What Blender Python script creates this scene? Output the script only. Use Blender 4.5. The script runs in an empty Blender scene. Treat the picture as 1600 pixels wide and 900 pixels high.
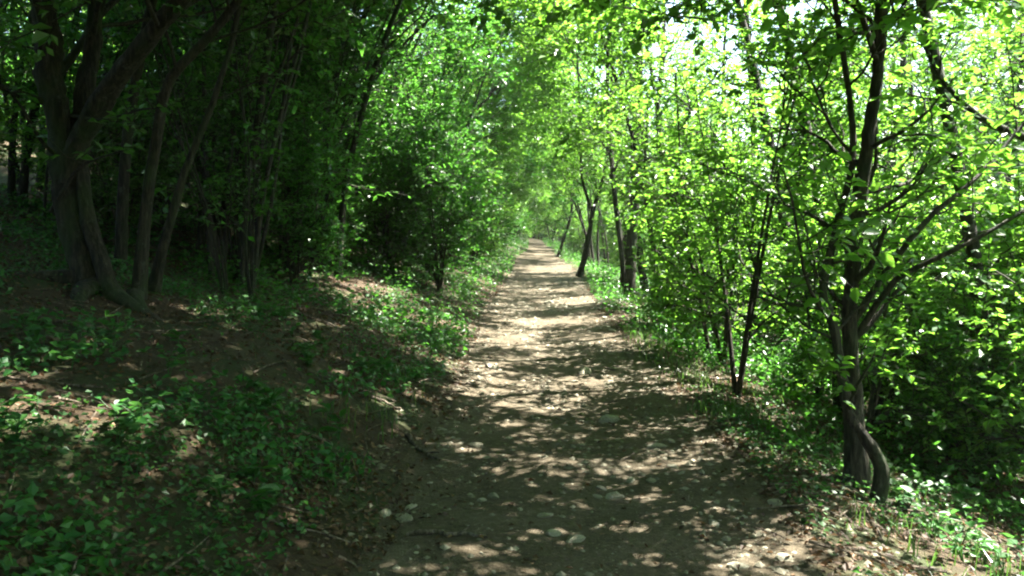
import bpy, math, random
import numpy as np
from mathutils import Matrix, Vector

# ------------------------------------------------------------------ camera, sky, sun, exposure
SC = bpy.context.scene
COL = SC.collection
R = math.radians
cam_d = bpy.data.cameras.new('camera'); cam = bpy.data.objects.new('camera', cam_d); COL.objects.link(cam)
cam.location = (0, 0, 1.6)
cam.rotation_euler = (R(90 - 4.8), 0, R(1.6))
cam_d.lens = 28.0; cam_d.sensor_width = 36.0
cam_d.clip_start = 0.05; cam_d.clip_end = 3000
SC.camera = cam

SUN_AZ = 63.0      # degrees to the right of straight ahead (+Y towards +X)
SUN_EL = 57.0
world = bpy.data.worlds.new('World'); SC.world = world; world.use_nodes = True
wn = world.node_tree.nodes; wl = world.node_tree.links
sky = wn.new('ShaderNodeTexSky'); sky.sky_type = 'NISHITA'; sky.sun_disc = False
sky.sun_elevation = R(SUN_EL); sky.sun_rotation = R(SUN_AZ); sky.air_density = 1.0; sky.dust_density = 1.5
bg = wn['Background']; bg.inputs['Strength'].default_value = 0.065
wl.new(sky.outputs[0], bg.inputs[0])
sd = bpy.data.lights.new('sun', 'SUN'); sd.energy = 5.0; sd.angle = R(0.53); sd.color = (1, 0.95, 0.86)
sun = bpy.data.objects.new('sun', sd); COL.objects.link(sun)
_s = Vector((math.sin(R(SUN_AZ)) * math.cos(R(SUN_EL)), math.cos(R(SUN_AZ)) * math.cos(R(SUN_EL)), math.sin(R(SUN_EL))))
sun.rotation_euler = _s.to_track_quat('Z', 'Y').to_euler(); sun.location = (10, 10, 40)
vs = SC.view_settings
vs.view_transform = 'Standard'; vs.look = 'None'; vs.exposure = 3.65; vs.gamma = 1.0; vs.use_curve_mapping = False
cy = SC.cycles
cy.max_bounces = 7; cy.diffuse_bounces = 4; cy.glossy_bounces = 2; cy.transmission_bounces = 5; cy.transparent_max_bounces = 4
cy.use_denoising = True; cy.filter_width = 2.1
cy.caustics_reflective = False; cy.caustics_refractive = False
cy.sample_clamp_indirect = 6.0

rng = np.random.default_rng(11)
UP = np.array([0, 0, 1.0])

# ------------------------------------------------------------------ mesh helpers
class MB:
    """collects vertices and faces, builds ONE mesh"""
    def __init__(s): s.v = []; s.f = []; s.n = 0
    def add(s, v, f, mi=0):
        v = np.asarray(v, float).reshape(-1, 3); f = np.asarray(f, int)
        s.v.append(v); s.f.append((f + s.n, mi)); s.n += len(v)
    def mesh(s, name, mats, smooth=False):
        me = bpy.data.meshes.new(name)
        V = np.concatenate(s.v); me.vertices.add(len(V)); me.vertices.foreach_set('co', V.ravel())
        lo = np.concatenate([f.ravel() for f, _ in s.f])
        tot = np.concatenate([np.full(len(f), f.shape[1]) for f, _ in s.f])
        mi = np.concatenate([np.full(len(f), m) for f, m in s.f])
        me.loops.add(len(lo)); me.loops.foreach_set('vertex_index', lo.astype(np.int32))
        me.polygons.add(len(tot))
        st = np.concatenate([[0], np.cumsum(tot)[:-1]])
        me.polygons.foreach_set('loop_start', st.astype(np.int32))
        me.polygons.foreach_set('loop_total', tot.astype(np.int32))
        me.polygons.foreach_set('material_index', mi.astype(np.int32))
        me.polygons.foreach_set('use_smooth', np.full(len(tot), smooth))
        for m in (mats if isinstance(mats, (list, tuple)) else [mats]): me.materials.append(m)
        me.update(calc_edges=True); me.validate()
        return me

def nrm(a):
    a = np.asarray(a, float); return a / (np.linalg.norm(a, axis=-1, keepdims=True) + 1e-9)

def resample(pts, n):
    """Catmull-Rom through control points"""
    P = np.asarray(pts, float); k = len(P)
    Q = np.vstack([2 * P[0] - P[1], P, 2 * P[-1] - P[-2]])
    t = np.linspace(0, k - 1 - 1e-6, n); i = t.astype(int); f = (t - i)[:, None]
    a, b, c, d = Q[i], Q[i + 1], Q[i + 2], Q[i + 3]
    return 0.5 * (2 * b + (c - a) * f + (2 * a - 5 * b + 4 * c - d) * f ** 2 + (3 * b - a - 3 * c + d) * f ** 3)

def tube(mb, P, rad, sides, mi=0, rough=0.0, rg=None):
    P = np.asarray(P, float); n = len(P)
    T = nrm(np.gradient(P, axis=0))
    ref = np.array([0.31, 0.95, 0.05]) if abs(T[0][2]) > .5 else UP
    A = nrm(np.cross(T, ref)); B = np.cross(T, A)
    an = np.linspace(0, 2 * math.pi, sides, endpoint=False)
    rr = np.broadcast_to(np.asarray(rad, float), (n,))[:, None] * np.ones((1, sides))
    if rough and rg is not None:
        ph = rg.random(3) * 6
        zz = np.linspace(0, n * .35, n)[:, None]
        for _k in range(int(n * .22)):       # knots and old branch scars
            kc = rg.integers(0, n); ka = rg.random() * 6.28; kw = 1.2 + rg.random() * 1.5
            rr = rr * (1 + rough * 3.2 * np.exp(-((np.arange(n)[:, None] - kc) / kw) ** 2 - (1 - np.cos(an[None] - ka)) * 4))
        rr = rr * (1 + rough * np.sin(2 * an[None] + ph[0] + zz * .6) + rough * .7 * np.sin(3 * an[None] + ph[1] - zz) + rough * .5 * rg.normal(size=rr.shape))
    V = P[:, None] + rr[..., None] * (np.cos(an)[None, :, None] * A[:, None] + np.sin(an)[None, :, None] * B[:, None])
    i = np.arange(n - 1)[:, None] * sides; j = np.arange(sides)[None]; j2 = (j + 1) % sides
    F = np.stack([i + j, i + j2, i + sides + j2, i + sides + j], -1).reshape(-1, 4)
    mb.add(V, F, mi)
    if sides <= 8:
        mb.add(np.vstack([V[-1], [P[-1] + T[-1] * float(rr[-1, 0]) * .6]]), [[k, (k + 1) % sides, sides] for k in range(sides)], mi)

# leaf outlines: (across, along, out-of-plane)
LEAF4 = (np.array([[0, 0, 0], [-.5, .48, .10], [0, .5, -.05], [.5, .48, .10], [0, 1, -.10]]),
         np.array([[0, 2, 1], [0, 3, 2], [1, 2, 4], [2, 3, 4]]))
LEAF2 = (np.array([[0, 0, 0], [-.5, .5, .13], [0, 1, 0], [.5, .5, .13]]), np.array([[0, 2, 1], [0, 3, 2]]))
LEAF6 = (np.array([[0, 0, 0], [-.36, .2, .07], [-.5, .48, .10], [-.3, .78, .04], [0, 1, -.12], [.3, .78, .04], [.5, .48, .10], [.36, .2, .07], [0, .4, -.05], [0, .75, -.05]]),
         np.array([[0, 8, 1], [1, 8, 2], [2, 8, 9], [2, 9, 3], [3, 9, 4], [0, 7, 8], [7, 6, 8], [6, 9, 8], [6, 5, 9], [5, 4, 9]]))

def leaves(mb, P, D, N, L, W, mi=0, shape=LEAF4, curl=None):
    P = np.asarray(P, float)
    D = nrm(D); S = nrm(np.cross(D, N)); N = np.cross(S, D)
    tv, tf = shape; k = len(tv)
    L = np.broadcast_to(L, (len(P),)); W = np.broadcast_to(W, (len(P),))
    z = tv[None, :, 2] * L[:, None]
    if curl is not None: z = z * curl[:, None]
    V = P[:, None] + tv[None, :, 0, None] * (W[:, None, None] * S[:, None]) + tv[None, :, 1, None] * (L[:, None, None] * D[:, None]) + z[..., None] * N[:, None]
    F = (np.arange(len(P)) * k)[:, None, None] + tf[None]
    mb.add(V, F.reshape(-1, 3), mi)

# ------------------------------------------------------------------ terrain
def path_c(y):
    y = np.asarray(y, float)
    return 0.25 - 0.003 * np.clip(y - 55, 0, None) ** 2 + 0.10 * np.sin(y * .31) * np.clip(y / 10, 0, 1)
_nk = np.random.default_rng(3)
_K = [(_nk.normal(size=2), _nk.random() * 6.28) for _ in range(24)]
def noise(x, y, f, k0=0, n=5):
    s = 0
    for (k, p) in _K[k0:k0 + n]: s = s + np.sin((k[0] * x + k[1] * y) * f + p)
    return s / n
def sst(t): t = np.clip(t, 0, 1); return t * t * (3 - 2 * t)
def path_w(y): return 1 - .5 * sst((np.asarray(y, float) - 20) / 40)     # the trail narrows further on
def H(x, y):
    x = np.asarray(x, float); y = np.asarray(y, float)
    u = x - path_c(y)
    w = path_w(y); tl = np.clip(-u - 1.1 * w, 0, None); tr = np.clip(u - 1.08 * w, 0, None)
    hl = 0.27 * np.minimum(tl, 40) + .12 * np.clip(tl - 40, 0, 60) + 0.10 * sst(tl / 1.3)
    hr = -0.33 * (np.minimum(tr, 45) - .45 * (1 - np.exp(-tr / .45)))
    off = sst((np.maximum(tl, tr)) / 1.0)
    rut = -0.05 * np.clip(1 - (u / 1.25) ** 2, 0, 1)
    h = hl + hr + rut + off * (.07 * noise(x, y, 1.1) + .035 * noise(x, y, 3.3, 5) + .016 * noise(x, y, 10, 2)) + (0.026 * noise(x, y, 2.6, 10) + .010 * noise(x, y, 7.5, 15) + 0.006 * noise(x, y, 17, 4))
    return h
def Hs(x, y): return float(H(np.array([x]), np.array([y]))[0])
def normal_at(x, y):
    e = .12
    n = np.stack([-(H(x + e, y) - H(x - e, y)) / (2 * e), -(H(x, y + e) - H(x, y - e)) / (2 * e), np.ones_like(x)], -1)
    return nrm(n)

# ------------------------------------------------------------------ materials
def new_mat(name):
    m = bpy.data.materials.new(name); m.use_nodes = True
    nt = m.node_tree; nt.nodes.clear()
    out = nt.nodes.new('ShaderNodeOutputMaterial')
    return m, nt, out
def ramp(nt, fac, stops, interp='LINEAR'):
    r = nt.nodes.new('ShaderNodeValToRGB'); r.color_ramp.interpolation = interp
    e = r.color_ramp.elements
    while len(e) > 1: e.remove(e[0])
    e[0].position = stops[0][0]; e[0].color = (*stops[0][1], 1)
    for p, c in stops[1:]:
        q = e.new(p); q.color = (*c, 1)
    nt.links.new(fac, r.inputs[0]); return r.outputs[0]
def tex(nt, kind, scale, **kw):
    t = nt.nodes.new('ShaderNodeTex' + kind); t.inputs['Scale'].default_value = scale
    for k, v in kw.items(): t.inputs[k].default_value = v
    g = nt.nodes.new('ShaderNodeNewGeometry'); nt.links.new(g.outputs['Position'], t.inputs['Vector'])
    return t
def mixc(nt, a, b, fac, mode='MIX'):
    m = nt.nodes.new('ShaderNodeMix'); m.data_type = 'RGBA'; m.blend_type = mode
    for sock, val in ((m.inputs[0], fac), (m.inputs[6], a), (m.inputs[7], b)):
        if hasattr(val, 'is_output'): nt.links.new(val, sock)
        else: sock.default_value = val if isinstance(val, (int, float)) else (*val, 1)
    return m.outputs[2]

def leaf_mat(name, cols, trans, tfac=.45, rough=.38, spec=.5):
    m, nt, out = new_mat(name)
    g = nt.nodes.new('ShaderNodeNewGeometry')
    oi = nt.nodes.new('ShaderNodeObjectInfo')
    c = ramp(nt, g.outputs['Random Per Island'], cols)
    hs = nt.nodes.new('ShaderNodeHueSaturation')
    mr = nt.nodes.new('ShaderNodeMapRange'); mr.inputs['To Min'].default_value = .472; mr.inputs['To Max'].default_value = .514
    nt.links.new(oi.outputs['Random'], mr.inputs['Value']); nt.links.new(mr.outputs[0], hs.inputs['Hue']); nt.links.new(c, hs.inputs['Color'])
    mv = nt.nodes.new('ShaderNodeMath'); mv.operation = 'MULTIPLY_ADD'; mv.inputs[1].default_value = 17.31; mv.inputs[2].default_value = 0
    fr = nt.nodes.new('ShaderNodeMath'); fr.operation = 'FRACT'; m2 = nt.nodes.new('ShaderNodeMapRange'); m2.inputs['To Min'].default_value = .72; m2.inputs['To Max'].default_value = 1.25
    nt.links.new(oi.outputs['Random'], mv.inputs[0]); nt.links.new(mv.outputs[0], fr.inputs[0]); nt.links.new(fr.outputs[0], m2.inputs['Value']); nt.links.new(m2.outputs[0], hs.inputs['Value'])
    p = nt.nodes.new('ShaderNodeBsdfPrincipled'); p.inputs['Roughness'].default_value = rough
    p.inputs['Specular IOR Level'].default_value = spec
    nt.links.new(hs.outputs[0], p.inputs['Base Color'])
    t = nt.nodes.new('ShaderNodeBsdfTranslucent')
    tc = mixc(nt, hs.outputs[0], trans, .72)
    nt.links.new(tc, t.inputs['Color'])
    mx = nt.nodes.new('ShaderNodeMixShader'); mx.inputs[0].default_value = tfac
    nt.links.new(p.outputs[0], mx.inputs[1]); nt.links.new(t.outputs[0], mx.inputs[2])
    nt.links.new(mx.outputs[0], out.inputs[0]); return m

G1 = [(0, (.016, .07, .008)), (.3, (.030, .115, .012)), (.65, (.048, .155, .016)), (.9, (.07, .185, .022)), (1, (.12, .20, .03))]
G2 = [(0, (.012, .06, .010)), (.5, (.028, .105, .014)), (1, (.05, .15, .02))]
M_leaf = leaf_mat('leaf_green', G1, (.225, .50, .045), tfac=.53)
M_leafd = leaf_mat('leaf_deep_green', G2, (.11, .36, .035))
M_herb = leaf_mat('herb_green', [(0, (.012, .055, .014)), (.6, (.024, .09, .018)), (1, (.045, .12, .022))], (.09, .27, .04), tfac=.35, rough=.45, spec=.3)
M_grass = leaf_mat('grass_green', [(0, (.03, .09, .012)), (.7, (.055, .13, .02)), (1, (.14, .13, .05))], (.12, .27, .04), tfac=.35)
M_litter = leaf_mat('dead_leaf', [(0, (.022, .014, .007)), (.5, (.055, .034, .015)), (.9, (.095, .06, .027)), (1, (.15, .105, .055))], (.16, .085, .03), tfac=.18, rough=.6, spec=.3)

def bark_mat(name, c0, c1, moss=.35, lichen=.5):
    m, nt, out = new_mat(name)
    tc = nt.nodes.new('ShaderNodeTexCoord')
    def nz(scale, sq, detail, rough=.6):
        mp = nt.nodes.new('ShaderNodeMapping'); mp.inputs['Scale'].default_value = (1, 1, sq); nt.links.new(tc.outputs['Object'], mp.inputs[0])
        t = nt.nodes.new('ShaderNodeTexNoise'); t.inputs['Scale'].default_value = scale; t.inputs['Detail'].default_value = detail; t.inputs['Roughness'].default_value = rough
        nt.links.new(mp.outputs[0], t.inputs['Vector']); return t.outputs[0]
    n1 = nz(34, .2, 6, .7); n2 = nz(3.2, .7, 4); n3 = nz(11, .8, 5, .7)
    c = ramp(nt, n1, [(.36, tuple(k * .5 for k in c0)), (.46, c0), (.6, c1), (.8, tuple(min(1, k * 1.7) for k in c1))])
    c = mixc(nt, c, (.13, .135, .11), ramp(nt, n3, [(.58, (0, 0, 0)), (.66, (lichen,) * 3)]))
    c = mixc(nt, c, (.022, .042, .010), ramp(nt, n2, [(.46, (0, 0, 0)), (.62, (moss,) * 3)]))
    p = nt.nodes.new('ShaderNodeBsdfPrincipled'); p.inputs['Roughness'].default_value = .85; p.inputs['Specular IOR Level'].default_value = .3
    nt.links.new(c, p.inputs['Base Color'])
    b = nt.nodes.new('ShaderNodeBump'); b.inputs['Strength'].default_value = 1.0; b.inputs['Distance'].default_value = .035
    nt.links.new(n1, b.inputs['Height']); nt.links.new(b.outputs[0], p.inputs['Normal'])
    nt.links.new(p.outputs[0], out.inputs[0]); return m
M_bark = bark_mat('bark_dark', (.012, .010, .006), (.042, .034, .023), .6, .35)
M_bark2 = bark_mat('bark_grey', (.018, .015, .009), (.06, .05, .034), .5, .45)
M_stick = bark_mat('dead_wood', (.06, .045, .03), (.17, .135, .10), .1)

def soil_mat(name, path):
    m, nt, out = new_mat(name)
    n1 = tex(nt, 'Noise', 2.2, Detail=8, Roughness=.65)
    n2 = tex(nt, 'Noise', 24, Detail=6, Roughness=.7)
    n3 = tex(nt, 'Noise', 95, Detail=3, Roughness=.6)
    if path:
        c = ramp(nt, n1.outputs[0], [(.3, (.044, .034, .019)), (.5, (.080, .064, .039)), (.7, (.15, .128, .092))])
        c2 = ramp(nt, n2.outputs[0], [(.3, (.026, .019, .010)), (.55, (.072, .057, .034)), (.75, (.18, .156, .115))])
    else:
        c = ramp(nt, n1.outputs[0], [(.3, (.024, .018, .010)), (.5, (.042, .030, .016)), (.7, (.066, .046, .024))])
        c2 = ramp(nt, n2.outputs[0], [(.3, (.022, .015, .009)), (.55, (.055, .035, .018)), (.75, (.11, .07, .035))])
    c = mixc(nt, c, c2, .55)
    c = mixc(nt, c, ramp(nt, n3.outputs[0], [(.25, (.45, .42, .38)), (.5, (1, 1, 1)), (.8, (1.6, 1.6, 1.6))]), .8, 'MULTIPLY')
    v = tex(nt, 'Voronoi', 30 if path else 22)
    if path:   # small grit and chips bedded in the soil
        vf = ramp(nt, v.outputs['Distance'], [(.10, (.75,) * 3), (.2, (0,) * 3)])
        gate = ramp(nt, v.outputs['Color'], [(.62, (0,) * 3), (.66, (1,) * 3)])
        f = mixc(nt, vf, gate, 1.0, 'MULTIPLY')
        c = mixc(nt, c, (.22, .195, .14), f)
    else:
        n4 = tex(nt, 'Noise', 1.3, Detail=5)
        f = ramp(nt, n4.outputs[0], [(.42, (0,) * 3), (.6, (.75,) * 3)])
        c = mixc(nt, c, (.022, .045, .010), f)
    p = nt.nodes.new('ShaderNodeBsdfPrincipled'); p.inputs['Roughness'].default_value = .9; p.inputs['Specular IOR Level'].default_value = .25
    nt.links.new(c, p.inputs['Base Color'])
    ad = nt.nodes.new('ShaderNodeMath'); ad.operation = 'MULTIPLY_ADD'; ad.inputs[1].default_value = .35
    nt.links.new(n3.outputs[0], ad.inputs[0]); nt.links.new(n2.outputs[0], ad.inputs[2])
    b = nt.nodes.new('ShaderNodeBump'); b.inputs['Strength'].default_value = 1.0; b.inputs['Distance'].default_value = .035
    nt.links.new(ad.outputs[0], b.inputs['Height']); nt.links.new(b.outputs[0], p.inputs['Normal'])
    nt.links.new(p.outputs[0], out.inputs[0]); return m
M_path = soil_mat('path_soil', True)
M_floor = soil_mat('forest_soil', False)

def stone_mat():
    m, nt, out = new_mat('limestone')
    tc = nt.nodes.new('ShaderNodeTexCoord'); n1 = nt.nodes.new('ShaderNodeTexNoise'); n1.inputs['Scale'].default_value = 9; n1.inputs['Detail'].default_value = 7
    oi = nt.nodes.new('ShaderNodeObjectInfo')
    nt.links.new(tc.outputs['Object'], n1.inputs['Vector'])
    c = ramp(nt, n1.outputs[0], [(.3, (.12, .11, .08)), (.55, (.21, .195, .15)), (.8, (.33, .315, .26))])
    tint = ramp(nt, oi.outputs['Random'], [(0, (.62, .60, .50)), (.5, (.85, .85, .78)), (1, (1.1, 1.08, 1.0))])
    c = mixc(nt, c, tint, 1.0, 'MULTIPLY')
    p = nt.nodes.new('ShaderNodeBsdfPrincipled'); p.inputs['Roughness'].default_value = .8
    b = nt.nodes.new('ShaderNodeBump'); b.inputs['Strength'].default_value = .5; b.inputs['Distance'].default_value = .01
    nt.links.new(n1.outputs[0], b.inputs['Height']); nt.links.new(b.outputs[0], p.inputs['Normal'])
    nt.links.new(c, p.inputs['Base Color']); nt.links.new(p.outputs[0], out.inputs[0]); return m
M_stone = stone_mat()

# ------------------------------------------------------------------ objects
def mesh_obj(name, me, parent=None):
    o = bpy.data.objects.new(name, me); COL.objects.link(o); o.parent = parent; return o
def tag(o, label=None, cat=None, group=None, kind=None):
    if label: o['label'] = label
    if cat: o['category'] = cat
    if group: o['group'] = group
    if kind: o['kind'] = kind
    return o
def empty(name, loc=(0, 0, 0), rz=0, sc=1):
    o = bpy.data.objects.new(name, None); COL.objects.link(o)
    o.location = loc; o.rotation_euler = (0, 0, rz); o.scale = (sc,) * 3; o.empty_display_size = .2
    return o
def copy_tree(src, loc, rz, sc, label, tilt=(0, 0)):
    r = src.copy(); COL.objects.link(r); r.location = loc; r.scale = (sc,) * 3
    r.rotation_euler = (tilt[0], tilt[1], rz); r['label'] = label
    for ch in src.children:
        c = ch.copy(); COL.objects.link(c); c.parent = r
        for g in ch.children:
            d = g.copy(); COL.objects.link(d); d.parent = c
    return r

# ------------------------------------------------------------------ ground: forest floor and path from one grid
def graded(a, b, fine0, fine1, st, grow, mx):
    L = [fine0]
    while L[-1] < fine1: L.append(L[-1] + st)
    s = st
    while L[-1] < b: s = min(s * grow, mx); L.append(L[-1] + s)
    s = st; M = [fine0]
    while M[-1] > a: s = min(s * grow, mx); M.append(M[-1] - s)
    return np.array(M[:0:-1] + L)
gx = graded(-400, 400, -3.4, 3.2, .055, 1.07, 40)
gy = graded(-300, 600, 2.0, 13.0, .072, 1.035, 45)
X, Y = np.meshgrid(gx, gy)
# shear the fine columns so that they follow the path's curve
Xs = X + (path_c(np.clip(Y, 0, 110)) - .25) * np.exp(-(X / 30) ** 2)
Z = H(Xs, np.clip(Y, -60, 130))
nx = len(gx)
V = np.stack([Xs, Y, Z], -1).reshape(-1, 3)
i = np.arange(len(gy) - 1)[:, None] * nx; j = np.arange(nx - 1)[None]
F = np.stack([i + j, i + j + 1, i + nx + j + 1, i + nx + j], -1).reshape(-1, 4)
cen = V[F].mean(1)
uu = cen[:, 0] - path_c(cen[:, 1])
pw = path_w(cen[:, 1])
edgeL = -1.12 * pw + .16 * noise(cen[:, 0] * .2, cen[:, 1], 1.6, 2) + .09 * noise(cen[:, 0], cen[:, 1], 6, 9)
edgeR = 1.03 * pw + .14 * noise(cen[:, 0] * .2, cen[:, 1], 1.9, 7) + .09 * noise(cen[:, 0], cen[:, 1], 7, 13)
isp = (uu > edgeL) & (uu < edgeR) & (cen[:, 1] > -25) & (cen[:, 1] < 130)
for nm, msk, mt in (('path', isp, M_path), ('forest_floor', ~isp, M_floor)):
    f = F[msk]; used, inv = np.unique(f, return_inverse=True)
    mb = MB(); mb.add(V[used], inv.reshape(-1, 4)); tag(mesh_obj(nm, mb.mesh(nm, mt, True)), kind='structure')

# ------------------------------------------------------------------ tree growth
def grow_curve(p, d, length, n, rg, trop=(0, 0, .2), wander=.18):
    P = [np.asarray(p, float)]; d = nrm(d); st = length / n; trop = np.asarray(trop, float)
    for _ in range(n):
        d = nrm(d + trop / n * 2 + rg.normal(size=3) * wander / math.sqrt(n) * 1.6); P.append(P[-1] + d * st)
    return np.array(P)

def at(P, t):
    k = t * (len(P) - 1); a = min(int(k), len(P) - 2); f = k - a
    return P[a] * (1 - f) + P[a + 1] * f, nrm(P[a + 1] - P[a])

def side_dir(T, az, ang):
    a = nrm(np.cross(T, [.2, .3, .93] if abs(T[2]) < .9 else [1, 0.1, 0])); b = np.cross(T, a)
    return nrm(T * math.cos(ang) + (a * math.cos(az) + b * math.sin(az)) * math.sin(ang))

class Grower:
    def __init__(s, seed, leaf=.07, keep=None, spray=.35):
        s.rg = np.random.default_rng(seed); s.stem = []; s.br = []; s.tw = MB(); s.tw.add(np.zeros((0, 3)), np.zeros((0, 4), int))
        s.LP = []; s.LD = []; s.LN = []; s.LL = []; s.leaf = leaf; s.keep = keep; s.spray = spray
    def twig(s, p, d, length, nleaf, r=.004):
        rg = s.rg
        P = grow_curve(p, d, length, 4, rg, (0, 0, -.08), .22)
        tube(s.tw, P[::2], np.linspace(r, r * .35, 3), 3)
        t = np.sort(rg.random(nleaf)) * .95 + .05
        k = t * 4; a = np.minimum(k.astype(int), 3); f = (k - a)[:, None]
        pos = P[a] * (1 - f) + P[a + 1] * f; T = nrm(P[a + 1] - P[a])
        S = nrm(np.cross(T, UP + rg.normal(size=3) * .15))
        sg = np.where(np.arange(nleaf) % 2, 1, -1)[:, None]
        D = nrm(T * .55 + S * sg * .85 + rg.normal(size=(nleaf, 3)) * .28 + np.array([0, 0, -.12]))
        N = nrm(UP + rg.normal(size=(nleaf, 3)) * s.spray)
        s.LP.append(pos); s.LD.append(D); s.LN.append(N); s.LL.append(s.leaf * np.clip(rg.normal(1, .3, nleaf), .4, 1.8))
    def foliate(s, P, r, ntw, tlen, nleaf, t0=.25):
        rg = s.rg
        for q in range(ntw):
            t = t0 + (1 - t0) * (q + rg.random()) / ntw
            p, T = at(P, min(t, .999))
            d = side_dir(T, rg.random() * 6.28, .5 + .7 * rg.random()); d = nrm(d * [1, 1, .55] + [0, 0, .05])
            s.twig(p, d, tlen * (.55 + .7 * rg.random()), max(3, int(nleaf * (.6 + .7 * rg.random()))), .0045)
        s.twig(P[-1], P[-1] - P[-2], tlen * .8, nleaf)
    def limb(s, P, r0, nsec, sec_len, ntw, tlen, nleaf, t0=.2, sides=6):
        """a primary branch with its side branches: one mesh"""
        rg = s.rg; mb = MB(); n = len(P)
        tube(mb, P, np.linspace(r0, max(.006, r0 * .2), n), sides)
        s.foliate(P, r0, max(1, ntw // 2), tlen, nleaf, .45)
        for q in range(nsec):
            t = t0 + (.97 - t0) * (q + rg.random()) / nsec
            p, T = at(P, t)
            d = side_dir(T, rg.random() * 6.28, .6 + .5 * rg.random()); d = nrm(d * [1, 1, .7] + [0, 0, .12])
            L = sec_len * (1.15 - .6 * t) * (.7 + .6 * rg.random())
            Q = grow_curve(p, d, L, 5, rg, (0, 0, .12), .25)
            rr = max(.006, r0 * (1 - .75 * t) * .5)
            tube(mb, Q, np.linspace(rr, .004, 6), 4)
            s.foliate(Q, rr, ntw, tlen, nleaf)
        s.br.append(mb)
    def add_stem(s, pts, r0, r1, sides=10, n=None, flare=.35, rough=.05, seg=.22):
        L = np.linalg.norm(np.diff(np.asarray(pts, float), axis=0), axis=1).sum()
        n = n or max(6, int(L / seg)); P = resample(pts, n)
        P = P + s.rg.normal(size=P.shape) * r0 * .10 * np.linspace(0, 1, n)[:, None]
        t = np.linspace(0, 1, n); rad = r0 + (r1 - r0) * t ** .85
        rad = rad * (1 + flare * np.exp(-t * L / .28))
        mb = MB(); tube(mb, P, rad, sides, 0, rough, s.rg); s.stem.append(mb); return P, rad
    def roots(s, base, spec, r):
        """surface roots that run out half buried in the soil: start offset, unused, heading, length"""
        for ox, oy, _, az, L in spec:
            t = np.linspace(0, 1, 8); a = az + .5 * np.sin(t * 3 + az)
            x = base[0] + ox + np.cumsum(np.cos(a)) * L / 8; y = base[1] + oy + np.cumsum(np.sin(a)) * L / 8
            z = H(x, y) + r * (.9 - 2.0 * t)
            mb = MB(); tube(mb, np.stack([x, y, z], -1) - np.asarray(base), r * (1.1 - .75 * t), 9, 0, .1, s.rg); s.stem.append(mb)
    def branches(s, P, rad, n, t0, t1, length, ang=(.7, 1.2), nsec=5, sec_len=.9, ntw=5, tlen=.5, nleaf=13, bias=(0, 0, 0), trop=(0, 0, .25), taper=.55):
        rg = s.rg; az = rg.random() * 6.28
        for q in range(n):
            t = t0 + (t1 - t0) * (q + .7 * rg.random()) / n; t = min(t, .995)
            p, T = at(P, t); az += 2.4 + rg.normal() * .4
            d = nrm(side_dir(T, az, ang[0] + (ang[1] - ang[0]) * rg.random()) + np.asarray(bias, float))
            L = length * (1 - taper * max(0, (t - t0) / max(1e-3, 1 - t0))) * (.7 + .55 * rg.random())
            r = float(np.interp(t, np.linspace(0, 1, len(rad)), rad)) * (.32 + .2 * rg.random())
            B = grow_curve(p, d, L, 7, rg, trop, .25)
            s.limb(B, max(r, .008), nsec, sec_len, ntw, tlen, nleaf)
    def finish(s, name, label, cat, group=None, bark=None, leafm=None, loc=None, big=None, stem_name='trunk', shape=LEAF4, wr=.6, lite=False):
        """loc: world point of the base; geometry already in local coordinates of that point"""
        root = empty(name, loc or (0, 0, 0)); tag(root, label, cat, group)
        for mb in s.stem: mesh_obj(stem_name, mb.mesh(stem_name, bark or M_bark, True), root)
        for mb in ([] if lite else s.br): mesh_obj('branch', mb.mesh('branch', bark or M_bark, True), root)
        if s.LP:
            P = np.concatenate(s.LP); D = np.concatenate(s.LD); N = np.concatenate(s.LN); L = np.concatenate(s.LL)
            if s.keep is not None:
                k = s.keep(P); P, D, N, L = P[k], D[k], N[k], L[k]
            if big is not None:           # the largest-looking leaves become leaf objects of their own
                ix = big(P)
                m0 = leaf_mesh(leafm or M_leaf)
                for q in ix:
                    o = mesh_obj('leaf', m0, root); place_leaf(o, P[q], D[q], N[q], L[q])
                k = np.ones(len(P), bool); k[ix] = False; P, D, N, L = P[k], D[k], N[k], L[k]
            mb = MB(); mb.v = list(s.tw.v); mb.f = list(s.tw.f); mb.n = s.tw.n
            if lite:                      # far copies: limbs too small to pick out go with the crown
                for k_ in s.br:
                    o_ = mb.n
                    mb.v += k_.v; mb.f += [(f_ + o_, 0) for f_, _ in k_.f]; mb.n += k_.n
            leaves(mb, P, D, N, L, L * wr * s.rg.uniform(.72, 1.3, len(L)), 1, shape, np.clip(s.rg.normal(1, .6, len(P)), -.3, 2.4))
            o = mesh_obj('crown', mb.mesh('crown', [bark or M_bark, leafm or M_leaf]), root); o['kind'] = 'stuff'
        return root

_lm = {}
def leaf_mesh(mat, wr=.6):
    if (mat.name, wr) not in _lm:
        mb = MB(); leaves(mb, [[0, 0, 0]], [[0, 1, 0]], [[0, 0, 1]], 1.0, wr, 0, LEAF6); _lm[(mat.name, wr)] = mb.mesh('leaf', mat, True)
    return _lm[(mat.name, wr)]
def place_leaf(o, p, d, n, L):
    d = nrm(d); sx = nrm(np.cross(d, n)); nz = np.cross(sx, d)
    M = Matrix(((sx[0], d[0], nz[0]), (sx[1], d[1], nz[1]), (sx[2], d[2], nz[2]))).to_4x4()
    o.matrix_basis = Matrix.Translation(Vector(p)) @ M @ Matrix.Scale(float(L), 4)

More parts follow.
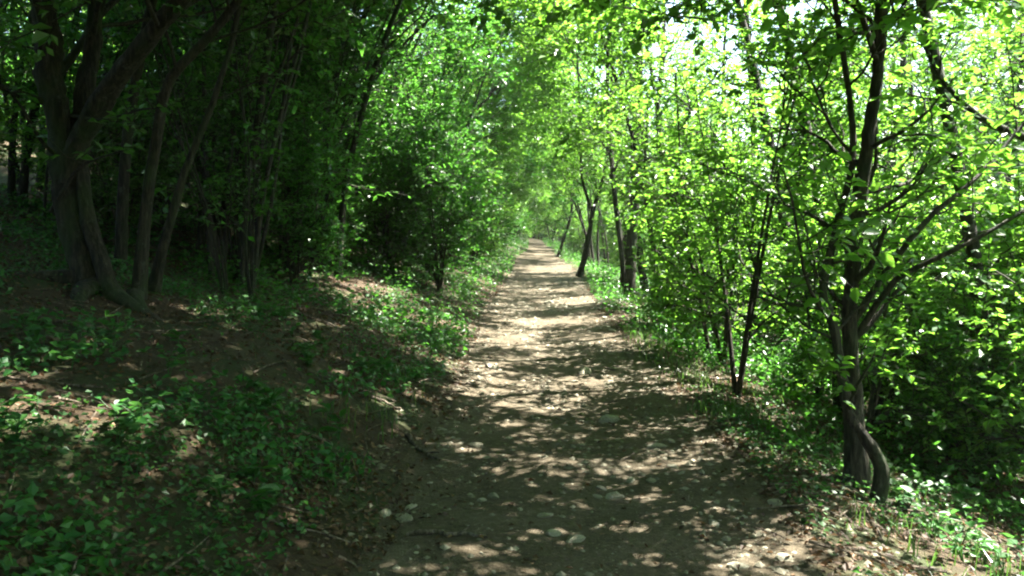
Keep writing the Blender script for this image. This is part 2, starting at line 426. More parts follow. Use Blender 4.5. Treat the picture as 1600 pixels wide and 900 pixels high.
def corridor(loc):
    """drop leaves that would hang into the walking space or right before the camera"""
    loc = np.asarray(loc, float)
    def k(P):
        W = P + loc
        u = W[:, 0] - path_c(W[:, 1])
        inpath = (np.abs(u) < 1.25) & (W[:, 2] < 2.5)
        near = (np.linalg.norm(W - [0, 0, 1.6], axis=1) < 3.7)
        cone = (W[:, 1] > 0) & (W[:, 1] < 3.6) & (np.abs(W[:, 0]) < .75 * W[:, 1] + .3) & (np.abs(W[:, 2] - 1.6) < .55 * W[:, 1] + .2)
        return ~(inpath | near | cone)
    return k

# points below were measured off the place: (across, up) at a distance ahead
def pts_at(d, px, base, dd=None):
    """control points on a tree standing d metres ahead, local to its base"""
    f = d / 1246.0; out = []
    for q, (a, b) in enumerate(px):
        e = 0 if dd is None else dd[q]
        g = (d + e) / 1246.0
        out.append((((a - 835) * g) - base[0], d + e - base[1], 1.6 - (b - 345) * g - base[2]))
    return out
def base_at(d, px, sink=.06):
    x = (px - 835) * d / 1246.0; return (x, d, Hs(x, d) - sink)

# ------------------------------------------------------------------ named trees of the photograph
def tree_R1():
    b = base_at(5.2, 1345); g = Grower(101, .068, corridor(b), .5)
    P, r = g.add_stem([(0, 0, 0)] + pts_at(5.2, [(1337, 630), (1326, 500), (1329, 400), (1333, 320), (1343, 230), (1355, 130), (1358, 30), (1366, -120), (1374, -300), (1400, -560)], b, [0, 0, 0, 0, 0, 0, 0, .1, .3, .6]), .056, .028, 16, flare=.6, rough=.08, seg=.08)
    Q, q = g.add_stem(pts_at(4.95, [(1378, 800), (1384, 735), (1360, 690), (1328, 640), (1312, 560), (1300, 500), (1284, 450), (1302, 350), (1322, 250), (1312, 140), (1288, 20), (1262, -150)], b, [0, 0, 0, .05, .1, .1, .15, .25, .3, .3, .2, .1]), .040, .016, 14, flare=.3, rough=.09, seg=.07)
    g.roots(b, [(0, 0, -.7, 3.4, .4), (0, 0, -.35, 4.4, .3), (.14, -.2, .5, 5.6, .35), (.14, -.22, .4, 4.3, .3)], .026)
    g.branches(P, r, 14, .62, 1, 2.7, (.7, 1.25), 7, 1.2, 7, .52, 13)
    g.branches(P, r, 9, .16, .52, .6, (.8, 1.4), 2, .3, 3, .3, 8)     # short leafy shoots along the trunk
    g.branches(Q, q, 6, .25, .6, .45, (.8, 1.4), 2, .3, 3, .3, 8)
    g.branches(Q, q, 5, .45, 1, 1.3, (.7, 1.2), 4, .7, 5, .42, 11)
    for px, dd, r0 in (([(1333, 500), (1375, 430), (1440, 340), (1500, 290), (1556, 225), (1640, 120), (1760, 20)], [0, .05, .1, .2, .3, .4, .5], .024),
                       ([(1340, 520), (1390, 440), (1440, 410), (1500, 380), (1560, 345), (1650, 290), (1780, 240)], [0, -.1, -.2, -.3, -.3, -.4, -.5], .022),
                       ([(1335, 303), (1370, 296), (1412, 284), (1440, 252), (1490, 232)], [0, .1, .2, .3, .4], .016),
                       ([(1357, 40), (1400, 34), (1432, 20), (1462, -10)], [0, -.1, -.2, -.3], .016)):
        g.limb(resample(pts_at(5.2, px, b, dd), 12), r0, 4, .6, 4, .4, 9, .35, 8)
    # the leaves that show largest: nearest to the eye and inside the view
    def big(P):
        W = P + np.array(b); d = np.linalg.norm(W - [0, 0, 1.6], axis=1)
        vis = (W[:, 1] > 1) & (np.abs(W[:, 0] / W[:, 1]) < .64) & ((W[:, 2] - 1.6) / W[:, 1] < .28)
        return np.argsort(np.where(vis, d, 99))[:240]
    return g.finish('crooked_tree', 'slender grey tree with a curved second stem at the right path edge, nearest to viewer', 'tree', None, M_bark2, M_leaf, b, big)
tree_R1()

def tree_L1():
    b = base_at(7.0, 150, .12); g = Grower(102, .082, corridor(b), .5)
    P, r = g.add_stem([(0, 0, -.1)] + pts_at(7, [(118, 400), (98, 300), (92, 200), (80, 100), (72, 0), (55, -160), (30, -400)], b, [0, 0, 0, 0, 0, .1, .2]), .135, .07, 22, flare=.85, rough=.09, seg=.08)
    Q, q = g.add_stem(pts_at(7, [(100, 270), (122, 215), (170, 140), (230, 70), (292, 0), (370, -90), (470, -220), (560, -400)], b, [0, -.05, -.1, -.2, -.3, -.3, -.2, 0]), .10, .04, 14, flare=0, rough=.08, seg=.12)
    S, s = g.add_stem(pts_at(7, [(105, 290), (128, 180), (142, 100), (156, 0), (175, -160), (200, -380)], b, [0, .1, .15, .2, .3, .5]), .095, .04, 14, flare=0, rough=.08, seg=.12)
    g.add_stem(pts_at(7, [(168, 492), (150, 420), (128, 340), (122, 250), (135, 160), (150, 60), (190, -60)], b, [-.1, -.08, -.05, 0, .1, .2, .3]), .075, .03, 12, flare=.8, rough=.08, seg=.12)
    g.roots(b, [(0, 0, .2, -.5, .9), (0, 0, .2, -1.3, .8), (0, 0, .2, -2.3, .9), (.25, .1, .2, -.9, .6), (0, 0, .2, 3.4, .7)], .075)
    T, t = g.add_stem(pts_at(7, [(205, 470), (222, 330), (242, 225), (266, 130), (318, 75), (375, 10), (430, -80), (480, -200)], b, [.1, .1, .1, .1, .1, .1, .2, .3]), .058, .025, 10, rough=.06)
    U, v = g.add_stem(pts_at(7, [(230, 455), (250, 380), (290, 260), (330, 170), (370, 60), (395, -60)], b, [.3, .3, .35, .4, .5, .6]), .05, .02, 8, rough=.06)
    for A, a, n, L in ((P, r, 11, 3.2), (Q, q, 12, 2.8), (S, s, 10, 2.6), (T, t, 8, 1.8)):
        g.branches(A, a, n, .46, 1, L, (.6, 1.2), 6, 1.2, 7, .52, 14)
    g.branches(U, v, 3, .55, 1, 1.0, (.6, 1.2), 3, .7, 4, .45, 9)
    for px in ([(110, 180), (160, 188), (215, 172), (245, 170)], [(70, 330), (110, 270), (140, 250), (190, 235)], [(95, 250), (60, 220), (20, 150), (-30, 120)]):
        g.limb(resample(pts_at(7, px, b, [0, -.3, -.5, -.7]), 8), .02, 2, .4, 2, .3, 7, .3)
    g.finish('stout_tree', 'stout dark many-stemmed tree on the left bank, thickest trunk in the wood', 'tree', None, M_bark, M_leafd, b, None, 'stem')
tree_L1()

def tree_L2():
    b = base_at(14.4, 470); g = Grower(103, .07, None, .5)
    for px, r0, L in (([(453, 402), (445, 300), (449, 200), (455, 100), (468, 0), (475, -120)], .10, 1.8),
                      ([(474, 404), (470, 280), (481, 150), (490, 0), (498, -110), (505, -230)], .15, 2.2),
                      ([(490, 400), (500, 300), (512, 180), (545, 80), (600, -10), (650, -90)], .085, 1.8),
                      ([(462, 402), (452, 330), (436, 210), (415, 90), (400, -40)], .07, 1.6),
                      ([(497, 398), (520, 300), (560, 170), (610, 100), (680, 30)], .05, 1.2),
                      ([(440, 400), (425, 320), (400, 200), (385, 60)], .04, 1.0)):
        P, r = g.add_stem(pts_at(14.4, px, b, [0, .1, .1, .2, .2, .2][:len(px)]), r0, r0 * .4, 10, rough=.05, seg=.3)
        g.branches(P, r, 7, .48, 1, L, (.6, 1.2), 5, 1.0, 5, .5, 12)
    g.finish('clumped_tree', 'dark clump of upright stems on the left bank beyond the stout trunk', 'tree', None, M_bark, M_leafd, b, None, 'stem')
tree_L2()

def simple_tree(name, label, d, stems, seed, bark=M_bark, leafm=M_leaf, nb=7, L=1.6, t0=.35, leaf=.07, nleaf=11):
    b = base_at(d, stems[0][0][0][0]); g = Grower(seed, leaf, corridor(b), .5)
    for px, r0 in stems:
        P, r = g.add_stem(pts_at(d, px, b), r0, r0 * .35, 9, rough=.05, seg=.3)
        g.branches(P, r, nb, t0, 1, L, (.6, 1.2), 5, .9, 5, .48, nleaf)
    return g.finish(name, label, 'tree', None, bark, leafm, b, None, 'trunk' if len(stems) == 1 else 'stem')
simple_tree('straight_tree', 'tall straight dark trunk rising right of the path beyond the saplings', 18,
            [([(983, 475), (986, 400), (990, 300), (990, 220), (994, 120), (993, 0), (1000, -140), (1010, -260)], .14)], 104, nb=9, L=2.2, t0=.3)
simple_tree('thin_tree', 'thin trunk leaning left beside the straight dark trunk, right of path', 18.6,
            [([(974, 450), (972, 400), (960, 310), (951, 220), (946, 120), (952, 0), (960, -120)], .075)], 105, L=1.4)
simple_tree('bent_tree', 'bent trunk with a kink at head height in the dark thicket right of path', 16.5,
            [([(1018, 495), (1030, 420), (1046, 330), (1040, 262), (1024, 190), (1030, 100), (1032, 0), (1040, -130)], .09)], 106, L=1.8)
simple_tree('coppiced_tree', 'dark clump of close stems right of the path next to the bent trunk', 15.5,
            [([(1035, 500), (1028, 420), (1012, 340), (1005, 250), (1010, 130)], .06), ([(1045, 500), (1050, 420), (1048, 340), (1060, 240), (1075, 120)], .06), ([(1052, 500), (1068, 420), (1085, 330), (1110, 220), (1130, 120)], .05)], 107, nb=6, L=1.2)
simple_tree('forked_tree', 'small dark forked tree standing at the very right edge of path', 23,
            [([(905, 432), (918, 385), (926, 330), (942, 275), (950, 200), (955, 80), (960, -40)], .085), ([(908, 430), (916, 380), (924, 335), (908, 275), (905, 190), (900, 90)], .07)], 108, nb=6, L=1.5, t0=.4)
simple_tree('leaning_tree', 'low dark tree leaning right at the bend of the path far ahead', 36,
            [([(872, 402), (880, 375), (892, 335), (896, 280), (900, 200), (905, 110)], .08)], 109, nb=7, L=2.0)
simple_tree('thin_sapling', 'thin sapling leaning left over the right verge in mid distance', 10,
            [([(1112, 568), (1097, 480), (1077, 400), (1066, 340), (1058, 230), (1050, 120)], .028)], 110, M_bark2, nb=6, L=.8, t0=.45)
simple_tree('arching_tree', 'slim stems arching right from the left bank over the path', 24,
            [([(675, 345), (682, 305), (700, 260), (735, 190), (790, 125), (850, 90)], .08), ([(668, 345), (672, 290), (690, 220), (705, 140), (730, 50)], .07), ([(660, 350), (640, 270), (630, 170), (640, 50)], .06)], 111, M_bark, M_leafd, nb=7, L=1.6, t0=.3)

# the tree just outside the right border whose limb reaches into the picture
def tree_R0():
    x, y = 4.6, 6.4; b = (x, y, Hs(x, y) - .06); g = Grower(112, .07, corridor(b), .5)
    P, r = g.add_stem([(0, 0, 0), (.05, 0, 1.2), (.0, .1, 2.4), (-.1, .2, 4), (-.1, .4, 6), (0, .5, 8.5)], .11, .04, 10)
    g.branches(P, r, 7, .5, 1, 2.0, (.7, 1.2), 5, 1.0, 5, .5, 11)
    g.limb(resample([(0, .05, 2.0)] + pts_at(6, [(1680, 246), (1600, 225), (1545, 205), (1500, 180), (1452, 132), (1425, 85), (1398, 38)], b), 14), .04, 5, .6, 4, .4, 8, .4, 8)
    g.finish('overhanging_tree', 'tree at the right border whose dark bare limb slants down into view', 'tree', None, M_bark, M_leaf, b)
tree_R0()

# ------------------------------------------------------------------ kinds of tree and sapling that repeat
def proto_tall(seed, h, bare, lean, leafm, bark, n=10, L=2.4, multi=1, nleaf=13, leaf=.085, rf=1.0):
    g = Grower(seed, leaf, None, .5); rg = g.rg
    for q in range(multi):
        a = rg.random() * 6.28; off = np.array([math.cos(a), math.sin(a), 0]) * (.18 if multi > 1 else 0)
        sp = np.array([math.cos(a), math.sin(a), 0]) * (.12 * h if multi > 1 else .03 * h)
        hh = h * (.8 + .3 * rg.random()) if multi > 1 else h
        ln = np.array([lean, 0, 0]) * hh
        pts = [off - [0, 0, .1], off + sp * .15 + ln * .05 + [0, 0, hh * .18], off + sp * .4 + ln * .2 + [0, 0, hh * .42], off + sp * .7 + ln * .5 + [0, 0, hh * .7], off + sp + ln + [0, 0, hh]]
        pts = [np.asarray(p) + rg.normal(size=3) * [.03, .03, 0] * hh * .35 * (k > 0) for k, p in enumerate(pts)]
        r0 = rf * (.011 * h + .02) * (1 if multi == 1 else .42 + .3 * rg.random())
        P, r = g.add_stem(pts, r0, r0 * .25, 8, rough=.05, seg=.35)
        g.branches(P, r, n if multi == 1 else max(4, int(n * .55)), bare, 1, L * (1 if multi == 1 else .75), (.6, 1.25), 7 if L > 1.5 else 4, 1.15 if L > 1.5 else .5, 7 if L > 1.5 else 3, .52 if L > 1.5 else .34, nleaf, bias=(lean * .6, 0, 0))
    return g, ('trunk' if multi == 1 else 'stem')
def proto_sapling(seed, h, stems, leafm, nleaf=10, leaf=.065, low=.12, L=.8):
    g = Grower(seed, leaf, None, .55); rg = g.rg
    for q in range(stems):
        a = rg.random() * 6.28; s_ = np.array([math.cos(a), math.sin(a), 0]) * h * (.08 + .22 * rg.random())
        hh = h * (.65 + .45 * rg.random())
        P, r = g.add_stem([(0, 0, -.05), s_ * .25 + [0, 0, hh * .3], s_ * .6 + [0, 0, hh * .65], s_ + [0, 0, hh]], .008 + .006 * h, .004, 6, flare=0, rough=0, seg=.25)
        g.branches(P, r, max(4, int(3.2 * hh)), low, 1, L, (.7, 1.3), 4, .5, 4, .36, nleaf, trop=(0, 0, .1), taper=.45)
    return g, 'stem'
PROTO = {}
def reg(key, g, name, cat, group, bark, leafm):
    PROTO[key] = [g[0], name, cat, group, bark, leafm, g[1], None, None]
reg('tallA', proto_tall(201, 9.5, .28, .05, 0, 0, 12, 2.5, leaf=.075), 'tall_tree', 'tree', 0, M_bark, M_leaf)
reg('tallB', proto_tall(202, 11.5, .34, .0, 0, 0, 14, 2.7, leaf=.095), 'tall_tree', 'tree', 0, M_bark2, M_leaf)
reg('tallC', proto_tall(203, 8.0, .22, .12, 0, 0, 12, 2.1, nleaf=16, leaf=.062), 'tall_tree', 'tree', 0, M_bark, M_leaf)
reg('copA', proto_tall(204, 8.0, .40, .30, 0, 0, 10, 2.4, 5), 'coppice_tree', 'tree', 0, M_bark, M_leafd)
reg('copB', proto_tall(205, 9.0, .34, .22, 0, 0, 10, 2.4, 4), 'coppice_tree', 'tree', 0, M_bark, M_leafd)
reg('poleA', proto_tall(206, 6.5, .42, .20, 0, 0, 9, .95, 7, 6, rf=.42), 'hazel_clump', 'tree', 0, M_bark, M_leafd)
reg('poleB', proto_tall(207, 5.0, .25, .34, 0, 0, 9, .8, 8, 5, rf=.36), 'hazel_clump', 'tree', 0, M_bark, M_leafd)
reg('overA', proto_tall(221, 8.6, .44, .42, 0, 0, 18, 2.8, 1, 17, rf=.46), 'arching_tree', 'tree', 0, M_bark, M_leaf)
reg('overB', proto_tall(222, 7.6, .44, .50, 0, 0, 17, 2.7, 1, 17, rf=.46), 'arching_tree', 'tree', 0, M_bark, M_leaf)
reg('sapA', proto_sapling(208, 3.0, 4, 0), 'leafy_sapling', 'sapling', 0, M_bark2, M_leaf)
reg('sapB', proto_sapling(209, 2.2, 5, 0), 'leafy_sapling', 'sapling', 0, M_bark2, M_leaf)
reg('sapC', proto_sapling(210, 4.2, 3, 0, low=.2, L=1.0), 'leafy_sapling', 'sapling', 0, M_bark2, M_leaf)
reg('shrA', proto_sapling(211, 1.5, 6, 0, 10, .06, .1, .6), 'leafy_shrub', 'shrub', 0, M_bark2, M_leafd)
reg('shrB', proto_sapling(212, 2.4, 6, 0, 11, .065, .1, .8), 'leafy_shrub', 'shrub', 0, M_bark2, M_leafd)

def place(key, x, y, rz, sc, label, group, tilt=(0, 0), lite=False):
    lite = int(lite)
    p = PROTO[key]
    loc = (x, y, Hs(x, min(y, 130)) - .05)
    if p[7 + lite] is None:
        o = p[0].finish(p[1], label, p[2], group, p[4], p[5], loc, None, p[6], lite=lite); p[7 + lite] = o
        o.rotation_euler = (tilt[0], tilt[1], rz); o.scale = (sc,) * 3
    else:
        o = copy_tree(p[7 + lite], loc, rz, sc, label, tilt); o['group'] = group
    return o

rp = random.Random(5)
LOOK = {'sapA': 'spreading ', 'sapB': 'short dense ', 'sapC': 'tall loose ', 'shrA': 'small ', 'shrB': 'broad ', 'poleA': 'taller ', 'poleB': 'shorter '}
# (kind, x, y, turn, size, label) : trees one can tell apart along the path
G_RE = 'trees along the right verge'; G_LE = 'trees along the left bank'
for k, x, y, rz, sc, lab in (
    ('sapC', 1.95, 7.6, .4, .9, 'bright leafy sapling left of the crooked grey tree, right verge'),
    ('sapA', 2.75, 6.6, 2.1, .8, 'low leafy sapling growing close behind the crooked grey tree'),
    ('sapA', 2.3, 9.6, 3.9, 1.0, 'leafy sapling behind the thin leaning sapling on the right verge'),
    ('sapB', 2.5, 12.4, 1.2, 1.0, 'low bushy sapling at the foot of the dark thicket, right verge'),
    ('sapC', 3.6, 8.2, 5.2, 1.0, 'leafy sapling with pale tips beyond the crooked grey tree'),
    ('sapB', 4.0, 6.0, 0.3, 1.0, 'bushy sapling below the slanting bare limb near the right border'),
    ('sapA', 4.9, 7.6, 3.0, 1.1, 'bushy sapling on the slope at the right border'),
    ): place(k, x, y, rz, sc, lab, 'saplings on the right verge')
# right side wood, downhill
def scatter(n, keys, xr, yr, mind, label, group, sc=(.8, 1.25), seen=[], u=True, tilt=.05, rzf=None, avoid=True):
    c = 0; tries = 0
    while c < n and tries < n * 60:
        tries += 1
        y = rp.uniform(*yr); x = rp.uniform(*xr) + (float(path_c(y)) if u else 0)
        if any((x - a) ** 2 + (y - b) ** 2 < mind ** 2 for a, b in seen): continue
        seen.append((x, y)); c += 1
        rz = rp.uniform(0, 6.28) if rzf is None else rzf + rp.uniform(-.6, .6)
        key = rp.choice(keys)
        place(key, x, y, rz, rp.uniform(*sc), LOOK.get(key, '') + label, group, (rp.uniform(-tilt, tilt), rp.uniform(-tilt, tilt)), y > 26 or y < 3 or abs(x) > 9)
S_right = [(2.1, 5.2), (1.9, 18)]; S_left = [(-3.85, 7.0), (-4.2, 14.4)]
PI = math.pi
for k, x, y, rz, sc, lab in (  # arching kinds are added to shade foreground and left bank, crowns mostly out of view
    ('overA', 3.4, 8.7, PI + .1, 1.45, 'slim arching trunk added for shade behind the crooked grey tree, crown over the path'),
    ('tallA', 3.5, 12.2, PI - .2, .8, 'slim upright trunk just beyond the thin leaning sapling'),
    ('overA', 4.1, 7.0, PI, 1.4, 'tall slim arching trunk added for shade right of the crooked grey tree, further back'),
    ('overA', 3.6, 10.6, PI, 1.5, 'second slim arching trunk added for shade behind the crooked grey tree'),
    ('overB', -4.5, 8.5, -.1, 1.35, 'arching trunk added for shade close behind the stout tree on the left bank'),
    ('overA', -4.3, 11.7, .1, 1.3, 'tall arching trunk added for shade left of the clump of upright stems'),
    ('overB', -5.2, 13.2, .0, 1.4, 'tall arching trunk added for shade uphill of the clump of upright stems'),
    ('overA', -3.7, 9.8, .0, 1.2, 'slim arching trunk added for shade right of the stout tree on the left bank'),
    ('overB', -3.1, 12.4, -.1, 1.25, 'slim arching trunk added for shade before the clump of upright stems'),
    ('overA', -3.4, 3.3, .75, 1.1, 'unseen arching tree added for shade on the left bank beside the viewer'),
    ('overB', -3.2, 2.0, .55, 1.15, 'second unseen arching tree added for shade on the left bank beside the viewer'),
    ('overA', -2.9, .6, .9, 1.2, 'third unseen arching tree added for shade on the left bank beside the viewer'),
    ('overA', 3.9, 3.6, PI - .25, 1.1, 'slim arching tree added for shade at the right border, level with the viewer'),
    ('overB', -6.2, 7.4, .15, 1.15, 'arching tree added for shade uphill behind the stout dark tree'),
    ('overA', -5.6, 5.0, .3, 1.15, 'arching tree added for shade at the left border uphill of the stout tree'),
    ('overB', -4.6, 10.8, .0, 1.1, 'arching tree added for shade between the stout tree and the clump of upright stems'),
    ('overB', 3.4, 1.4, PI - .6, 1.1, 'unseen arching tree added for shade on the right slope beside the viewer'),
    ('overA', 3.4, .2, PI, 1.0, 'unseen arching tree added for shade on the right slope behind the viewer'),
    ):
    place(k, x, y, rz, sc, lab, 'arching trees near the viewer', (0, 0), y < 3.5)
    (S_left if x < 0 else S_right).append((x, y))
scatter(4, ['overA', 'overB'], (2.1, 3.2), (14, 36), 2.2, 'slim trunk on the right verge arching over the path', 'arching trees along the right verge', (.9, 1.15), S_right, rzf=PI)
scatter(11, ['overA', 'overB'], (2.0, 3.2), (38, 90), 2.2, 'slim trunk arching over the path far along the right verge', 'far arching trees on the right verge', (.75, 1.0), S_right, rzf=PI)
scatter(5, ['overA', 'overB'], (-3.6, -2.3), (16, 36), 2.2, 'slim trunk on the left bank arching over the path', 'arching trees along the left bank', (.9, 1.15), S_left, rzf=0)
scatter(12, ['overA', 'overB'], (-3.4, -2.1), (36, 90), 2.2, 'slim trunk arching over the path far along the left bank', 'far arching trees on the left bank', (.75, 1.0), S_left, rzf=0)
scatter(46, ['sapA', 'sapC', 'shrB'], (-5.5, -1.0), (36, 92), .7, 'leafy bush crowding the far left side of the path', 'bushes far along the left side', (1.0, 1.5), S_left)
scatter(46, ['sapA', 'sapC', 'shrB'], (1.0, 5.5), (36, 94), .7, 'leafy bush crowding the far right side of the path', 'bushes far along the right side', (1.0, 1.5), S_right)
scatter(4, ['tallA', 'tallC'], (2.4, 3.6), (12, 30), 2.0, 'slender tree beside the right verge with its crown over the path', 'trees along the right verge', (.85, 1.1), S_right, rzf=PI)
scatter(6, ['tallA', 'tallC', 'copB'], (1.9, 3.6), (30, 66), 2.4, 'slim tree far along the right verge, crown over path', 'trees far along the right verge', (.85, 1.15), S_right, rzf=PI)
scatter(6, ['tallA', 'tallC'], (5.0, 13), (9, 24), 2.4, 'slender tree standing in the thicket on the slope right of path', 'slender trees in the near right wood', (.75, 1.15), S_right)
scatter(28, ['tallA', 'tallB', 'tallC'], (3.6, 26), (24, 64), 2.4, 'slender tree in the sunlit wood right of the path, further back', 'slender trees in the far right wood', (.85, 1.3), S_right)
scatter(22, ['tallA', 'tallB', 'tallC'], (11, 26), (4, 28), 2.2, 'slender tree down the slope behind the right-hand thicket', 'slender trees down the right slope', (.75, 1.0), S_right)
scatter(62, ['sapA', 'sapB', 'sapC'], (3.0, 12), (5.5, 22), .75, 'leafy sapling on the slope among the right-hand trees', 'saplings in the near right wood', (.8, 1.3), S_right)
scatter(40, ['sapA', 'sapB', 'sapC'], (2.0, 13), (20, 60), 1.2, 'leafy sapling lining the path far along the right side', 'saplings in the far right wood', (.8, 1.3), S_right)
scatter(9, ['shrA', 'sapB', 'sapA'], (2.7, 6.5), (5.2, 10), .8, 'bush on the shaded slope below the crooked tree', 'bushes below the crooked tree', (.5, .8), [(2.0, 5.2)])
scatter(12, ['tallB', 'tallA'], (10, 19), (12, 28), 2.2, 'leafy tree rising behind the thicket at the upper right', 'trees at the upper right', (.9, 1.15), S_right)
scatter(12, ['overA', 'overB'], (1.5, 2.4), (42, 90), 1.8, 'low arching tree closing the far tunnel from the right', 'low arching trees on the far right', (.5, .68), [], rzf=PI)
scatter(16, ['overA', 'overB'], (-2.2, -1.2), (38, 90), 1.4, 'low arching tree closing the far tunnel from the left', 'low arching trees on the far left', (.5, .68), [], rzf=0)
# left bank wood, uphill
scatter(6, ['copA', 'copB'], (-9, -3.8), (10, 24), 2.4, 'many-stemmed dark tree leaning towards the path from the left bank', 'many-stemmed trees on the near left bank', (.85, 1.15), S_left, rzf=0)
scatter(22, ['copA', 'copB', 'tallC'], (-9, -2.5), (22, 66), 2.0, 'many-stemmed tree arching over the path far along the left bank', 'many-stemmed trees on the far left bank', (.85, 1.2), S_left, rzf=0)
scatter(24, ['poleA', 'poleB'], (-9.5, -3.0), (8.0, 22), .9, 'clump of slender bare poles in the dark left-hand wood', 'pole clumps in the left wood', (.6, 1.35), S_left, tilt=.2)
scatter(9, ['poleA', 'poleB'], (-5.6, -3.6), (8.2, 14), .55, 'thin-stemmed clump fanning out between stout tree and upright stems', 'thin stems right of the stout tree', (.7, 1.35), [], tilt=.22)
scatter(27, ['copA', 'copB', 'tallB', 'tallA'], (-28, -8), (-6, 55), 2.2, 'dark tree standing uphill deep in the left-hand wood', 'trees deep in the left wood', (.9, 1.35), S_left)
scatter(50, ['shrA', 'shrB', 'sapA', 'sapC'], (-5.5, -1.9), (13, 60), .8, 'leafy shrub at the foot of the left bank along the path', 'shrubs along the left bank', (.8, 1.4), S_left)
scatter(12, ['sapC', 'sapA', 'shrB'], (-8, -3.6), (9.5, 17), 1.0, 'dark sapling among the bare poles of the left wood', 'saplings in the left wood', (.8, 1.2), S_left)
scatter(34, ['shrB', 'sapA', 'sapC'], (-22, -8), (6, 40), 1.5, 'dark shrub deep in the shade of the left wood', 'shrubs deep in the left wood', (.9, 1.5), S_left)
# unseen trees added beside and behind the viewer so their crowns shade the foreground
scatter(14, ['tallA', 'overA', 'copB'], (-10, -2.6), (-10, 4), 1.8, 'unseen tree added for shade on the left bank beside and behind the viewer', 'added shade trees behind the viewer', (.9, 1.2), S_left)
scatter(13, ['tallA', 'tallB', 'overB'], (2.6, 10), (-10, 4), 1.9, 'unseen tree added for shade on the right slope beside and behind the viewer', 'added shade trees behind the viewer right', (.9, 1.2), S_right)
scatter(30, ['tallA', 'tallB', 'copA', 'copB'], (-20, 20), (-32, -9), 2.6, 'unseen tree added in the wood behind the viewer to block light', 'wood behind the viewer', (.9, 1.3), [])
scatter(6, ['tallB', 'copA'], (-9, -3.6), (-3, 4), 1.2, 'unseen tall tree added on the left bank so its crown shades the foreground', 'added shade trees left of the viewer', (1.1, 1.35), [])
# the wood that closes the view
scatter(20, ['copB', 'overB', 'tallC'], (-9, 8), (92, 116), 2.0, 'dense tree right behind the bright opening at the path end', 'trees behind the bright opening', (1.2, 1.6), [])
scatter(30, ['tallB', 'copB', 'tallA'], (-24, 20), (98, 128), 3.0, 'far tree closing the view beyond the end of the path', 'trees beyond the end of the path', (1.1, 1.5), [])
scatter(34, ['tallB', 'tallA'], (13, 34), (14, 52), 2.2, 'tall tree standing well down the slope behind the right thicket', 'tall trees down the right slope', (1.15, 1.6), [])
scatter(34, ['tallB', 'tallA'], (18, 70), (10, 85), 3.4, 'far tree down the slope, closing the view on the right', 'trees far down the right slope', (1.3, 1.9), [])
scatter(40, ['shrB', 'sapA', 'sapC'], (-12, 12), (84, 100), 1.5, 'sunlit bush beyond the bright opening where the path ends', 'bushes at the end of the path', (.9, 1.4), [])

# ------------------------------------------------------------------ ground plants with single leaves
def herb(x, y, seed, h, nst, label, group, leaf=.075, mat=None):
    rg = np.random.default_rng(seed); root = empty('herb_plant', (x, y, Hs(x, y) - .01)); tag(root, label, 'plant', group)
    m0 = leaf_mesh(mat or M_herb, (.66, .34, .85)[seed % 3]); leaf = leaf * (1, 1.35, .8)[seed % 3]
    for s in range(nst):
        a = rg.random() * 6.28; tip = np.array([math.cos(a) * h * (.3 + .5 * rg.random()), math.sin(a) * h * (.3 + .5 * rg.random()), h * (.55 + .5 * rg.random())])
        P = resample([(0, 0, -.02), tip * [.35, .35, .6], tip], 5)
        mb = MB(); tube(mb, P, np.linspace(.0035, .0015, 5), 4); mesh_obj('stem', mb.mesh('stem', mat or M_herb, True), root)
        for q in range(3 + int(rg.random() * 3)):
            p, T = at(P, min(.99, .4 + .2 * q)); az = rg.random() * 6.28
            D = nrm(np.array([math.cos(az), math.sin(az), .25 + .3 * rg.normal()])); N = nrm(UP + rg.normal(size=3) * .3)
            o = mesh_obj('leaf', m0, root); place_leaf(o, p, D, N, leaf * (.7 + .6 * rg.random()))
    return root
patches = [(-2.35, 3.9, 'green herb in the leafy patch in the lower left corner', 9, .42), (-3.0, 5.2, 'pale-topped herb in the sun patch at the left border', 8, .45),
           (-1.75, 4.9, 'green herb in the bright patch on the bank above the path edge', 9, .4), (-2.2, 7.1, 'green herb spreading below the stout tree on the bank', 9, .55),
           (-1.45, 6.9, 'green herb on the bank edge where the litter begins', 6, .35), (-1.5, 11.2, 'sunlit herb at the left path edge in mid distance', 7, .4),
           (-1.65, 3.6, 'small herb at the bottom edge of the bank', 5, .3), (2.35, 4.6, 'herb among grass at the foot of the crooked tree', 7, .35),
           (2.2, 10.5, 'bright herb on the right verge in mid distance', 8, .5), (2.1, 14.5, 'bright herb at the foot of the thicket, right verge', 7, .6),
           (3.0, 5.6, 'herb on the shady slope below the crooked tree', 8, .5)]
hs_ = 900
for px, py, lab, n, sp in patches:
    for q in range(n):
        hs_ += 1; herb(px + rp.gauss(0, sp * .6), py + rp.gauss(0, sp * .7), hs_, rp.uniform(.10, .24), rp.randint(2, 4), lab, lab.replace('herb', 'herbs', 1), rp.uniform(.05, .085))

# ------------------------------------------------------------------ stuff: ground cover, grass, litter, grit
def in_view_scatter(n, xr, yr, dens, seed, power=1.0):
    rg = np.random.default_rng(seed); out = []
    while sum(map(len, out)) < n:
        m = n * 2
        y = yr[0] + (yr[1] - yr[0]) * rg.random(m) ** power; u = xr[0] + (xr[1] - xr[0]) * rg.random(m); x = u + path_c(y)
        k = rg.random(m) < dens(u, x, y); out.append(np.stack([x[k], y[k]], -1))
    P = np.concatenate(out)[:n]; return P[:, 0], P[:, 1], rg

